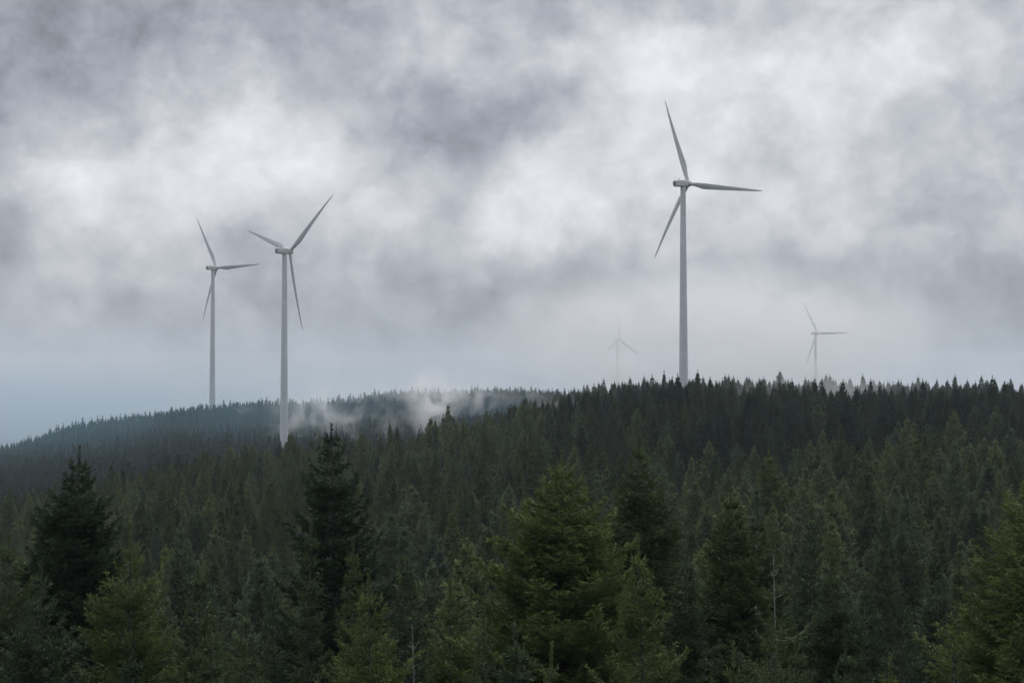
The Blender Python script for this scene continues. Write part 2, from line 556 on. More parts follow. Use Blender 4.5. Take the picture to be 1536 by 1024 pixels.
# columns: shape, tip px, tip py, distance, half width in the photo px at this many px below the tip -> radius factor, tint, label
HEROES = [
    ('dense', 843, 686, 43, 108, .93, 'big dense yellow-green spruce with a rounded pointed crown, brightest tree of all'),
    ('dense', 958, 664, 58, 66, .52, 'dark olive spruce standing close behind the big bright yellow-green one'),
    ('young', 957, 806, 38, 64, .80, 'young spruce with a long thin leader in front of the dark olive spruce'),
    ('layered', 497, 645, 48, 68, .10, 'tallest near-black spruce with drooping tiers, tip just reaching the forest skyline'),
    ('young', 467, 782, 41, 28, .38, 'thin spruce with a pale leader against the near-black tall spruce, on its left'),
    ('young', 530, 808, 43, 34, .55, 'slender spruce with bristly leader against the near-black tall spruce, on its right'),
    ('young', 553, 866, 36, 78, .85, 'bushy light green young spruce at the foot of the near-black tall spruce'),
    ('dense', 120, 678, 48, 82, .14, 'broad black-green spruce with tufted pointed top below the hazy hill'),
    ('young', 197, 788, 36, 74, .78, 'yellow-green young spruce with candelabra top before the broad black-green one'),
    ('young', 14, 800, 38, 76, .48, 'olive spruce cut by the left edge of the picture'),
    ('layered', 62, 850, 33, 70, .26, 'olive drooping spruce between the edge tree and the candelabra-topped one'),
    ('dense', 1096, 738, 56, 64, .58, 'olive spruce with ragged crown beside the bare-topped pale spruce'),
    ('dense', 1136, 772, 58, 56, .42, 'dull spruce leaning into the ragged olive one beside it'),
    ('bare', 1160, 836, 40, 56, .45, 'spruce with bare pale leader and crooked leafless top branches'),
    ('young', 1158, 926, 33, 46, .55, 'small grey-green spruce tip right below the bare pale leader'),
    ('slim', 1217, 782, 66, 34, .22, 'narrow dark spruce spire behind the bare-topped pale spruce'),
    ('dense', 1246, 846, 42, 64, .32, 'dark brown-green spruce with upturned top shoots, one place past the bare-topped tree'),
    ('layered', 1562, 690, 34, 112, .97, 'large golden olive spruce with layered boughs cut by the right edge'),
    ('young', 675, 872, 44, 54, .72, 'yellowish cone-shaped young spruce alone between the two biggest front trees'),
    ('slim', 300, 862, 52, 50, .52, 'olive slim spruce behind the candelabra-topped one'),
    ('young', 363, 930, 38, 60, .50, 'low olive young spruce at the bottom edge, between candelabra-topped and near-black trees'),
    ('slim', 1300, 880, 50, 42, .20, 'slim grey spruce with visible pale stem, before the dark gap'),
    ('young', 1336, 985, 34, 55, .80, 'tiny bright spruce tip poking up at the bottom edge'),
    ('slim', 1355, 912, 46, 52, .25, 'dull spruce just past the slim grey one with pale stem'),
    ('slim', 1440, 930, 42, 58, .18, 'dark spruce tucked under the boughs of the large golden olive one'),
    ('dense', 236, 905, 45, 54, .36, 'rounded olive spruce rising just past the candelabra-topped one'),
    ('young', 298, 952, 40, 48, .48, 'low yellowish spruce in the gap between candelabra-topped tree and near-black tree'),
    ('slim', 408, 880, 56, 36, .34, 'dull green spruce at the shaded side of the near-black tall spruce'),
    ('slim', 612, 848, 62, 42, .24, 'thin grey-green spruce behind the bushy light green one'),
    ('dense', 738, 902, 47, 52, .36, 'dull green spruce half hidden by the big yellow-green one, on its left'),
    ('layered', 1030, 842, 52, 56, .30, 'dark drooping spruce filling the space before the ragged olive spruce'),
    ('dense', 1196, 958, 38, 58, .48, 'squat olive spruce at the bottom edge past the small grey-green tip'),
    ('slim', 1402, 838, 60, 44, .28, 'slender spruce standing free between slim grey and golden olive trees'),
    ('dense', 1268, 962, 39, 54, .34, 'low dark spruce at the bottom edge under the dark brown-green one'),
    ('slim', 1478, 862, 55, 50, .30, 'grey-green spruce peeping out behind the golden olive boughs'),
    ('young', 828, 968, 34, 62, .70, 'bright young spruce top in front of the big yellow-green one, at the bottom edge'),
    ('bare', 618, 940, 36, 30, .30, 'thin half-dead spruce with pale bare stem beside the bushy light green one'),
]


def hero_trees():
    out = []
    for n, (shape, px, py, Y, wf, tint, label) in enumerate(HEROES):
        tip = at(px, py - (9 if shape in ('dense', 'layered') else 4), Y)
        gz = float(ground_z(tip.x, tip.y))
        H = tip.z - gz
        kw = dict(SH[shape])
        dist = Y / 42.
        s_ = max(.85, min(1.3, dist))
        kw['tw_len'] *= s_
        kw['tw_w'] *= s_
        kw['tw_sp'] *= s_
        kw['lat'] *= s_
        kw['clear'] = .08
        # half width in photo pixels, 200 px below the tip
        kw['R'] = wf * Y / F * .88 * (H * (1 - kw['clear'] * .6) / (200 * Y / F)) ** kw['p'] * 1.2
        kw['rmax'] = wf * Y / F * 2.0
        ms = conifer('front spruce', 100 + n, H=H, **kw)
        e, c, t = tree_object('spruce_tree', ms, (tip.x, tip.y, gz), 0, 1, tint, label, None)
        out.append((e, tip.x, tip.y, gz, H, min(kw['R'], kw['rmax']), px, py, label))
    return out


heroes = hero_trees()

# ---- variants for the trees of the slope
VARS = []      # (kind, meshes, H, R)
for i, (R, p, wh) in enumerate([(2.7, 1.05, .42), (2.95, .95, .46), (2.4, 1.15, .40), (2.8, 1.0, .5), (2.5, .92, .44)]):
    VARS.append(('spruce_tree', conifer('slope spruce', 300 + i, H=13, R=R, p=p, whorl=wh, nb=7, lat=.15, tw_sp=.12, tw_len=.26, tw_w=.052, hang=.2, lat_k=.5, clear=.15, shoot=.75, leader=1.0, rough=.28, gap=.1, el_top=36, el_mid=0, el_bot=-22, upturn=.15), 13., R))
for i, (R, p, cl) in enumerate([(2.6, .85, .30), (2.3, .95, .34), (2.8, .8, .28), (2.5, .9, .25)]):
    VARS.append(('pine_tree', conifer('slope pine', 400 + i, H=13, R=R, p=p, whorl=.5, nb=7, lat=.16, tw_sp=.10, tw_len=.30, tw_w=.050, hang=0, lat_k=.5, clear=cl, shoot=.8, leader=.8, rough=.3, gap=.14, el_top=46, el_mid=28, el_bot=8, upturn=.2, sag=.05, pine=True, lobes=.25), 13., R))
N_SPRUCE, N_PINE = 5, 4
for i, (R, p, wh) in enumerate([(2.6, 1.0, .42), (2.8, .92, .46), (2.4, 1.05, .40), (2.6, .95, .48)]):      # finer ones for the nearest ranks
    VARS.append(('spruce_tree', conifer('near spruce', 500 + i, H=13, R=R, p=p, whorl=wh, nb=7, lat=.09, tw_sp=.065, tw_len=.17, tw_w=.023, hang=.15, lat_k=.5, clear=.12, shoot=1.0, leader=.75, rough=.28, gap=.06, el_top=38, el_mid=8, el_bot=-15, upturn=.16), 13., R))
NV = len(VARS)


# ---- where the slope's trees stand
def scatter(d0, d1, step, az=25., seed=1, fil=None):
    rng = np.random.default_rng(seed)
    X = np.arange(-math.sin(rad(az)) * d1 - 5, math.sin(rad(az)) * d1 + 5, step)
    Y = np.arange(d0 * .85, d1 + step, step)
    x, y = np.meshgrid(X, Y)
    x = x + rng.uniform(-.48, .48, x.shape) * step + (np.arange(len(Y)) % 2)[:, None] * step * .5
    y = y + rng.uniform(-.48, .48, y.shape) * step
    x, y = x.ravel(), y.ravel()
    d = np.hypot(x, y)
    ok = (d > d0) & (d < d1) & (np.abs(np.arctan2(x, y)) < rad(az)) & (rng.random(len(x)) > .06)
    x, y = x[ok], y[ok]
    return x, y


def vnoise(x, y, f, s):
    return (np.sin(x * f + s) * np.sin(y * f * 1.3 + s * 2) + .6 * np.sin(x * f * 2.3 - y * f * 1.1 + s * 3) + .4 * np.sin(x * f * 4.1 + y * f * 3.7 + s)) / 1.6


xs, ys, zone = [], [], []
for d0, d1, st, zn in ((30, 110, 4.0, 0), (110, 445, 5.7, 1), (445, 530, 5.7, 2), (590, 770, 5.4, 3)):
    x, y = scatter(d0, d1, st, seed=11 + zn)
    px = 768 + F * x / y
    if zn == 3:
        ok = px > 740
        x, y = x[ok], y[ok]
    xs.append(x)
    ys.append(y)
    zone.append(np.full(len(x), zn))
xs, ys, zone = np.concatenate(xs), np.concatenate(ys), np.concatenate(zone)
ok = np.ones(len(xs), bool)
for (e, hx, hy, gz, H, R, px, py, lb) in heroes:
    ok &= np.hypot(xs - hx, ys - hy) > 1.7
# the turbines keep a clearing at their foot
for tx, ty in ((93, 773), (-139, 871)):
    ok &= np.hypot(xs - tx, ys - ty) > 6
xs, ys, zone = xs[ok], ys[ok], zone[ok]
zs = ground_z(xs, ys)
NT_ = len(xs)
rngT = np.random.default_rng(5)
dd = np.hypot(xs, ys)
pxs = 768 + F * xs / ys
stand = vnoise(xs, ys, .021, 1.7)
dark_stand = ((dd > 300) & (pxs > 820)) | ((zone >= 2))                 # older, darker spruce along the crest
pine_p = np.where(dark_stand, .12, np.clip(.42 + .3 * stand, .08, .75))
is_pine = rngT.random(NT_) < pine_p
var = np.where(is_pine, N_SPRUCE + rngT.integers(0, N_PINE, NT_), rngT.integers(0, N_SPRUCE, NT_))
var = np.where(dd < 78, N_SPRUCE + N_PINE + rngT.integers(0, 4, NT_), var)
hgt = np.where(dd < 110, 14., 16.6) + 1.6 * vnoise(xs, ys, .05, .6) + rngT.normal(size=NT_) * 1.9 + np.where(rngT.random(NT_) < .08, 3.2, 0)
hgt = np.where(dark_stand, hgt + .8, hgt)
allow = -(880 + rngT.uniform(0, 150, NT_) - 560) / F * dd - zs          # the nearest ones stay low: they only fill the foot of the picture
hgt = np.where(dd < 75, np.minimum(hgt, np.maximum(allow, 4)), hgt)
hgt = np.clip(hgt, 4, 23)
tint = np.where(dark_stand, .12, .54) + .18 * vnoise(xs, ys, .034, 4.) + rngT.normal(size=NT_) * .15
tint = np.where(dd < 95, tint - .14, tint)
tint = np.where(rngT.random(NT_) < .05, tint + .22, tint)
tint = np.clip(tint, 0, 1)
rot = rngT.uniform(0, 6.28, NT_)
wid = rngT.uniform(.85, 1.3, NT_)

# ---- which of them show largest: a coarse front-to-back silhouette count
GW, GH = 512, 342
cover = np.zeros((GH, GW), bool)
near = [(float(math.hypot(h[1], h[2])), h[1], h[2], h[3], h[4], h[5], -1) for h in heroes]
cand = np.where(dd < 260)[0]
near += [(dd[i], xs[i], ys[i], zs[i], hgt[i], VARS[var[i]][3] * hgt[i] / 13 * wid[i], i) for i in cand]
near.sort()
vis = {}
for d, x, y, z, H, R, i in near:
    px, py = to_px(x, y, z + H)
    px *= GW / 1536
    py *= GH / 1024
    sc = F / y * GW / 1536
    cnt = 0
    for row in range(max(0, int(py)), min(GH, int(py + H * .8 * sc) + 1)):
        t = (row - py) / (H * sc)
        hw = R * .85 * sc * max(0, min(1, t * 1.15)) ** .75
        a, b = max(0, int(round(px - hw))), min(GW, int(round(px + hw)) + 1)
        if b > a:
            seg = cover[row, a:b]
            cnt += int((~seg).sum())
            seg[:] = True
    vis[i] = cnt
n_ind = 300 - len(heroes)
order = sorted((i for i in cand if vis.get(i, 0) > 0), key=lambda i: -vis[i])[:n_ind]
single = set(int(i) for i in order)

# ---- labels: each tree is told by its look and by the nearest of the trees that stand out in front
LAND = [
    (843, 686, 'the big bright yellow-green spruce'), (497, 652, 'the tall near-black spruce'), (120, 686, 'the broad black-green spruce'),
    (197, 788, 'the candelabra-topped spruce'), (958, 664, 'the dark olive spruce'), (1160, 836, 'the bare-topped pale spruce'),
    (1562, 690, 'the large golden olive spruce'), (675, 872, 'the lone cone-shaped yellowish spruce'), (1096, 738, 'the ragged olive spruce'),
    (553, 866, 'the bushy light green spruce'), (1300, 880, 'the slim pale-stemmed spruce'), (1217, 782, 'the narrow dark spire'),
]
ORD = ['nearest', 'second', 'third', 'fourth', 'fifth', 'sixth', 'seventh', 'eighth', 'ninth', 'tenth', 'eleventh', 'twelfth', 'thirteenth', 'fourteenth',
       'fifteenth', 'sixteenth', 'seventeenth', 'eighteenth', 'nineteenth', 'twentieth', 'twenty-first', 'twenty-second', 'twenty-third', 'twenty-fourth']
DIRS = ['right of', 'above and right of', 'straight above', 'above and left of', 'left of', 'below and left of', 'straight below', 'below and right of']
buckets = {}
for i in single:
    px, py = to_px(xs[i], ys[i], zs[i] + hgt[i])
    best = min(LAND, key=lambda l: math.hypot(l[0] - px, (l[1] - py)))
    dx, dy = px - best[0], best[1] - py
    o = int(round(math.atan2(dy, dx) / (math.pi / 4))) % 8
    kind = VARS[var[i]][0].split('_')[0]
    buckets.setdefault((best[2], o, kind), []).append((math.hypot(dx, dy), i))
label_of = {}
for (lm, o, kind), rows in buckets.items():
    rows.sort()
    for k, (dist, i) in enumerate(rows):
        tone = 'dark green' if tint[i] < .24 else 'dull green' if tint[i] < .42 else 'olive'
        shape = 'slim' if wid[i] < .97 else 'broad' if wid[i] > 1.13 else 'medium'
        label_of[i] = f'{ORD[min(k, 23)]} slope {kind} {DIRS[o]} {lm}, {shape} and {tone}'

src_seen = {}
for i in sorted(single, key=lambda i: dd[i]):
    kind, ms, H0, R_ = VARS[var[i]]
    s = hgt[i] / H0
    e, c, t = tree_object(kind, ms, (xs[i], ys[i], zs[i]), rot[i], (s * wid[i], s * wid[i], s), tint[i], label_of[i],
                          'spruces standing on the near slope' if kind == 'spruce_tree' else 'pines standing on the near slope')
    src_seen.setdefault(int(var[i]), (c, t))


# ---- the rest of the forest is one mass: points that carry copies of the same trees
def forest_mass():
    idx = np.array([i for i in range(NT_) if i not in single])
    seen = sorted(src_seen)
    for v in range(NV):
        if v not in src_seen:
            var[idx[var[idx] == v]] = seen[v % len(seen)]
    me = bpy.data.meshes.new('forest')
    me.vertices.add(len(idx))
    me.vertices.foreach_set('co', np.stack([xs[idx], ys[idx], zs[idx]], 1).astype(np.float32).ravel())
    for nm, a, ty in (('variant', var[idx], 'INT'), ('tint', tint[idx], 'FLOAT'), ('turn', rot[idx], 'FLOAT'), ('tall', hgt[idx] / 13., 'FLOAT'), ('wide', hgt[idx] / 13. * wid[idx], 'FLOAT')):
        at_ = me.attributes.new(nm, ty, 'POINT')
        at_.data.foreach_set('value', np.asarray(a, np.int32 if ty == 'INT' else np.float32))
    o = put('forest', me)
    o['kind'] = 'stuff'
    o['label'] = 'dense dark conifer forest covering the slope up to the ridge'
    ng = bpy.data.node_groups.new('forest', 'GeometryNodeTree')
    ng.interface.new_socket('Geometry', in_out='INPUT', socket_type='NodeSocketGeometry')
    ng.interface.new_socket('Geometry', in_out='OUTPUT', socket_type='NodeSocketGeometry')
    N, Lk = ng.nodes, ng.links
    gi, go = N.new('NodeGroupInput'), N.new('NodeGroupOutput')

    def attr(nm, ty):
        a = N.new('GeometryNodeInputNamedAttribute')
        a.data_type = ty
        a.inputs['Name'].default_value = nm
        return next(s for s in a.outputs if s.enabled and s.name == 'Attribute')
    va, tu, ta, wi = attr('variant', 'INT'), attr('turn', 'FLOAT'), attr('tall', 'FLOAT'), attr('wide', 'FLOAT')
    ro, sc = N.new('ShaderNodeCombineXYZ'), N.new('ShaderNodeCombineXYZ')
    Lk.new(tu, ro.inputs[2])
    Lk.new(wi, sc.inputs[0])
    Lk.new(wi, sc.inputs[1])
    Lk.new(ta, sc.inputs[2])
    jn = N.new('GeometryNodeJoinGeometry')
    for v in seen:
        j = N.new('GeometryNodeJoinGeometry')
        for ob in src_seen[v]:
            oi = N.new('GeometryNodeObjectInfo')
            oi.transform_space = 'ORIGINAL'
            oi.inputs['Object'].default_value = ob
            Lk.new(oi.outputs['Geometry'], j.inputs[0])
        cp = N.new('FunctionNodeCompare')
        cp.data_type = 'INT'
        cp.operation = 'EQUAL'
        ins = [s for s in cp.inputs if s.enabled]
        Lk.new(va, ins[0])
        ins[1].default_value = v
        ip = N.new('GeometryNodeInstanceOnPoints')
        Lk.new(gi.outputs[0], ip.inputs['Points'])
        Lk.new(cp.outputs[0], ip.inputs['Selection'])
        Lk.new(j.outputs[0], ip.inputs['Instance'])
        Lk.new(ro.outputs[0], ip.inputs['Rotation'])
        Lk.new(sc.outputs[0], ip.inputs['Scale'])
        Lk.new(ip.outputs[0], jn.inputs[0])
    Lk.new(jn.outputs[0], go.inputs[0])
    md = o.modifiers.new('forest', 'NODES')
    md.node_group = ng
    return len(idx)


n_mass = forest_mass()


# ---- the wood on the far hill, some pixels a tree: one mesh of small ragged spruces
def far_forest():
    rng = np.random.default_rng(21)
    x1, y1 = scatter(600, 1010, 4.9, 24, 31)
    k = 768 + F * x1 / y1 < 780
    x2, y2 = scatter(1010, 1290, 4.4, 24, 32)
    k2 = 768 + F * x2 / y2 < 1050
    x, y = np.concatenate([x1[k], x2[k2]]), np.concatenate([y1[k], y2[k2]])
    z = ground_z(x, y)
    n = len(x)
    H = np.clip(11.5 + rng.normal(size=n) * 2.2 + 1.5 * vnoise(x, y, .03, 2), 6, 19)
    Rr = H * rng.uniform(.20, .29, n)
    tn = np.clip(.14 + .12 * vnoise(x, y, .02, 3) + rng.normal(size=n) * .1, 0, 1)
    V, T, A, S = [], [], [], []
    lay, arms = 9, 6
    for l in range(lay):
        f = (l + rng.uniform(.3, .9, n)) / lay             # 0 top .. 1 foot
        for a in range(arms):
            az = rng.uniform(0, 6.28, n)
            r = Rr * (f ** .8) * rng.uniform(.6, 1.3, n) + .15
            zc = z + H * (1 - f * .9)
            w = .45 * r + .25
            c, s = np.cos(az), np.sin(az)
            p0 = np.stack([x - s * w, y + c * w, zc + H * .075], 1)
            p1 = np.stack([x + s * w, y - c * w, zc + H * .075], 1)
            p2 = np.stack([x + c * r, y + s * r, zc - r * rng.uniform(-.1, .45, n)], 1)
            V.append(np.stack([p0, p1, p2], 1))
            A.append(np.repeat(tn[:, None], 3, 1))
            S.append(np.tile([0, 0, .1], (n, 1)))
    # spire
    for a in range(3):
        az = a * math.pi / 3
        c, s = math.cos(az), math.sin(az)
        V.append(np.stack([np.stack([x - s * .45, y + c * .45, z + H * .78], 1), np.stack([x + s * .45, y - c * .45, z + H * .78], 1), np.stack([x, y, z + H * 1.03], 1)], 1))
        A.append(np.repeat(tn[:, None], 3, 1))
        S.append(np.zeros((n, 3)))
    V = np.concatenate(V).reshape(-1, 3)
    me = mesh_np('far forest', V, tris=np.arange(len(V)).reshape(-1, 3), attrs={'tint': np.concatenate(A).ravel(), 'shoot': np.concatenate(S).ravel()})
    o = put('far_forest', me, mat=M_FAR)
    o['kind'] = 'stuff'
    o['label'] = 'blue-grey conifer wood covering the far hill'
    return n


n_far = far_forest()
print('trees', len(heroes), len(single), n_mass, n_far)


# ------------------------------------------------------------------ wind turbines
def tower_mesh(h, r0=2.6, r1=1.42):
    n = 40
    zc, rc = [-3.], [r0]
    for k in range(5):                          # four steel sections with a low flange at each joint
        z = h * k / 4
        r = r0 + (r1 - r0) * k / 4
        for dz, dr in ((-1.2, 0), (-.02, 0), (.02, -.012), (1.2, -.012)):
            if (k == 4 and dz > -.2) or (k == 0 and dz < .2):
                continue
            zc.append(z + dz)
            rc.append(r - (r0 - r1) / h * dz + dr)
    zc.append(h)
    rc.append(r1)
    th = np.arange(n) / n * 2 * math.pi
    v = np.array([[r * math.cos(a), r * math.sin(a), z] for z, r in zip(zc, rc) for a in th])
    i = np.arange(len(zc) - 1)[:, None] * n
    j = np.arange(n)[None]
    q = np.stack([i + j, i + (j + 1) % n, i + n + (j + 1) % n, i + n + j], -1).reshape(-1, 4)
    return mesh_np('tower', v, quads=q, smooth=True)


def loft(name, sections, close=True, smooth=True):
    v = np.concatenate(sections)
    k = len(sections[0])
    m = len(sections)
    i = np.arange(m - 1)[:, None] * k
    j = np.arange(k)[None]
    q = np.stack([i + j, i + (j + 1) % k, i + k + (j + 1) % k, i + k + j], -1).reshape(-1, 4)
    t = []
    if close:
        v = np.concatenate([v, [sections[0].mean(0)], [sections[-1].mean(0)]])
        a, b = len(v) - 2, len(v) - 1
        for j in range(k):
            t.append((a, (j + 1) % k, j))
            t.append((b, (m - 1) * k + j, (m - 1) * k + (j + 1) % k))
    return mesh_np(name, v, quads=q, tris=t, smooth=smooth)


def blade_mesh(Lb=49.0):
    secs = []
    th = np.linspace(0, 2 * math.pi, 25)[:-1]
    for f in np.concatenate([[0, .02, .05, .09, .13, .17, .21], np.linspace(.27, .95, 14), [.975, .99, 1.0]]):
        z = 1.2 + f * (Lb - 1.2)
        if f < .21:
            g = max(0, (f - .02) / .19)
            g = g * g * (3 - 2 * g)
            chord = 2.0 + 1.47 * g
            thick = 2.0 * (1 - g) + .95 * g
        else:
            g = (f - .21) / .79
            chord = 3.05 * (1 - g) ** .88 + .42
            thick = chord * (.275 - .115 * min(1, g * 2))
            if f > .96:
                chord *= 1 - (f - .96) / .04 * .7
        foil = min(1, max(0, (f - .03) / .15))
        tw = rad(15 * (1 - f) ** 1.6 + 2)
        cx, cy = np.cos(th), np.sin(th)
        X = chord * (.5 * cx + foil * .18)
        Yt = thick * .5 * cy * (1 - foil * (.45 * (cx * .5 + .5)))     # thinner towards the trailing edge
        Xr = X * math.cos(tw) - Yt * math.sin(tw)
        Yr = X * math.sin(tw) + Yt * math.cos(tw)
        pre = 2.0 * f ** 2
        secs.append(np.stack([Xr, Yr + pre, np.full_like(Xr, z)], 1))
    return loft('blade', secs)


def rounded(w, h, r, n=5):
    pts = []
    for cx, cz, a0 in ((w / 2 - r, h / 2 - r, 0), (-w / 2 + r, h / 2 - r, 90), (-w / 2 + r, -h / 2 + r, 180), (w / 2 - r, -h / 2 + r, 270)):
        for k in range(n):
            a = rad(a0 + 90 * k / (n - 1))
            pts.append((cx + r * math.cos(a), cz + r * math.sin(a)))
    return np.array(pts)


def nacelle_mesh():
    secs = []
    for y, w, h, dz in ((-6.35, 2.7, 2.7, .05), (-6.2, 3.1, 3.1, .05), (-5.9, 3.3, 3.35, .05), (-3, 3.5, 3.6, .05), (1.6, 3.5, 3.6, .0), (2.3, 3.2, 3.3, 0), (2.75, 2.6, 2.6, 0)):
        p = rounded(w, h, min(w, h) * .17)
        secs.append(np.stack([p[:, 0], np.full(len(p), y), p[:, 1] + dz], 1))
    me = loft('nacelle', secs, smooth=False)
    return me


def hub_mesh():
    secs = []
    th = np.linspace(0, 2 * math.pi, 29)[:-1]
    for y, r in ((2.6, 1.35), (2.9, 1.7), (3.5, 1.85), (4.6, 1.85), (5.4, 1.6), (6.1, 1.1), (6.5, .55), (6.62, .12)):
        secs.append(np.stack([r * np.cos(th), np.full(28, y), r * np.sin(th)], 1))
    return loft('hub', secs)


def vent_mesh():
    secs = []
    th = np.linspace(0, 2 * math.pi, 25)[:-1]
    for y, r in ((-6.36, 1.0), (-6.50, 1.0), (-6.50, .86), (-6.42, .82)):
        secs.append(np.stack([r * np.cos(th), np.full(24, y), r * np.sin(th) + .05], 1))
    return loft('vent', secs, smooth=False)


def mast_mesh():
    t = Tubes()
    t.add([(-.9, -5.2, 1.8), (-.9, -5.2, 3.5)], [.07, .05], 6)
    t.add([(-1.25, -5.2, 3.2), (-.55, -5.2, 3.2)], [.04, .04], 6)
    for x in (-1.25, -.55):
        t.add([(x, -5.2, 3.2), (x, -5.2, 3.5), (x, -5.2, 3.62)], [.09, .12, .03], 6)
    return t.mesh('weather mast')


def beacon_mesh():
    t = Tubes()
    t.add([(.7, -3.6, 1.78), (.7, -3.6, 2.25), (.7, -3.6, 2.26), (.7, -3.6, 2.6), (.7, -3.6, 2.75)], [.12, .12, .26, .26, .08], 10)
    return t.mesh('beacon')


def hatch_mesh():
    p = rounded(1.5, 1.9, .12, 3)
    secs = [np.stack([p[:, 0], p[:, 1] - 1.4, np.full(len(p), z)], 1) for z in (1.83, 1.93)]
    return loft('roof hatch', secs, smooth=False)


TM = None


def turbine(px, py, Y, base_z, psi, phi, L, tilt, label):
    """hub axis over the tower at pixel (px, py), distance Y; the rotor turns away from the camera by psi to the right"""
    global TM
    hubp = at(px, py, Y)
    h = hubp.z - base_z - 1.75
    if TM is None:
        TM = dict(blade=blade_mesh(), nacelle=nacelle_mesh(), hub=hub_mesh(), vent=vent_mesh(), mast=mast_mesh(), beacon=beacon_mesh(), hatch=hatch_mesh())
        for k in TM:
            TM[k].materials.append({'blade': M_BLADE, 'vent': M_DARK, 'beacon': M_DARK}.get(k, M_NAC))
    e = bpy.data.objects.new('wind_turbine', None)
    COL.objects.link(e)
    e.location = (hubp.x, hubp.y, base_z)
    e.rotation_euler = (0, 0, -rad(psi))
    e['label'] = label
    e['category'] = 'wind turbine'
    e['group'] = 'wind turbines on the ridges'
    put('tower', tower_mesh(h), e, M_TOWER)
    nc = put('nacelle', TM['nacelle'], e)
    nc.location.z = h + 1.75
    put('vent', TM['vent'], nc)
    put('weather_mast', TM['mast'], nc)
    put('beacon', TM['beacon'], nc)
    put('roof_hatch', TM['hatch'], nc)
    hb = put('hub', TM['hub'], e)
    hb.location.z = h + 1.75
    nc.rotation_euler.x = hb.rotation_euler.x = rad(tilt)
    for k in range(3):
        b = put('blade', TM['blade'], e)
        M = Matrix.Translation((0, 0, h + 1.75)) @ Matrix.Rotation(rad(tilt), 4, 'X') @ Matrix.Translation((0, 4.1, 0)) @ Matrix.Rotation(rad(phi + 120 * k), 4, 'Y') @ Matrix.Rotation(rad(-1), 4, 'X') @ Matrix.Scale(L / 49, 4, (0, 0, 1))
        b.matrix_local = M
    return e


turbine(1024.5, 275.3, 773, -20, 52, -19.8, 51.5, 4.5, 'largest pale grey wind turbine, rising from behind the tree-covered ridge crest')
turbine(427, 376.8, 871, -48, 43, 49.3, 50, 0, 'pale grey wind turbine whose white tower foot stands before the misty hillside')
turbine(319.5, 401.6, 1189, -38, 38, -30.8, 51, 4, 'slim grey wind turbine standing on the crest of the far blue hill')
turbine(1223, 499.7, 1850, -40, 52, -29.3, 47, 5, 'faint small wind turbine with tower dissolving in fog above the ridge')
turbine(926, 509, 2050, -40, 55, 1, 46, 5, 'palest ghostly wind turbine almost lost in cloud, with one blade straight up')


# ------------------------------------------------------------------ haze, mist and low cloud
def box(name, x0, x1, y0, y1, z0, z1):
    v = [(x, y, z) for z in (z0, z1) for y in (y0, y1) for x in (x0, x1)]
    f = [(0, 2, 3, 1), (4, 5, 7, 6), (0, 1, 5, 4), (2, 6, 7, 3), (0, 4, 6, 2), (1, 3, 7, 5)]
    return put(name, mesh_np(name, v, quads=f))


HAZE_D = .00010
hz = box('haze', -14500, 14500, -14500, 14500, -400, 190)
hz['kind'] = 'stuff'
hz['label'] = 'thin grey-blue air between the hills'
m, t = new_mat('haze')
pv = t.n('ShaderNodeVolumePrincipled')
pv.inputs['Color'].default_value = (.82, .91, 1, 1)
pv.inputs['Density'].default_value = HAZE_D
pv.inputs['Anisotropy'].default_value = .2
out = t.n('ShaderNodeOutputMaterial')
t.l(pv.outputs[0], out.inputs['Volume'])
hz.data.materials.append(m)


def mist_mat(name, dens, nscale, lo, hi, stretch=(1, 1, 1), seed=0., soft=.35):
    m, t = new_mat(name)
    tc = t.n('ShaderNodeTexCoord')
    g = t.n('ShaderNodeNewGeometry')
    ln = t.n('ShaderNodeVectorMath', operation='LENGTH')
    t.l(tc.outputs['Object'], ln.inputs[0])
    mp = t.n('ShaderNodeMapping')
    mp.inputs['Location'].default_value = (seed * 37., seed * 11., seed * 5.)
    mp.inputs['Scale'].default_value = stretch
    t.l(g.outputs['Position'], mp.inputs[0])
    ns = t.noise(mp.outputs[0], nscale, 5, .62, .8)
    edge = t.m('ADD', ln.outputs['Value'], t.m('MULTIPLY', t.m('SUBTRACT', ns.outputs[0], .5), 1.1))
    fall = t.ramp(edge, soft, .95, 1, 0)
    d = t.m('MULTIPLY', fall, t.ramp(ns.outputs[0], lo, hi))
    rim = t.ramp(ln.outputs['Value'], .75, 1.0, 1, 0)
    d = t.m('MULTIPLY', t.m('MULTIPLY', d, rim), dens)
    pv = t.n('ShaderNodeVolumePrincipled')
    pv.inputs['Color'].default_value = (.99, .993, 1, 1)
    pv.inputs['Anisotropy'].default_value = .35
    t.l(d, pv.inputs['Density'])
    out = t.n('ShaderNodeOutputMaterial')
    t.l(pv.outputs[0], out.inputs['Volume'])
    return m


def ball(name):
    import bmesh
    bm = bmesh.new()
    bmesh.ops.create_icosphere(bm, subdivisions=3, radius=1)
    me = bpy.data.meshes.new(name)
    bm.to_mesh(me)
    bm.free()
    return me


BALL = ball('mist')


def mist(px, py, Y, sx, sy, sz, mat, label, name='mist', rot=(0, 0, 0)):
    me = BALL.copy()
    me.materials.append(mat)
    o = put(name, me)
    o.location = at(px, py, Y)
    o.scale = (sx, sy, sz)
    o.rotation_euler = [rad(a) for a in rot]
    o['kind'] = 'stuff'
    o['label'] = label
    return o


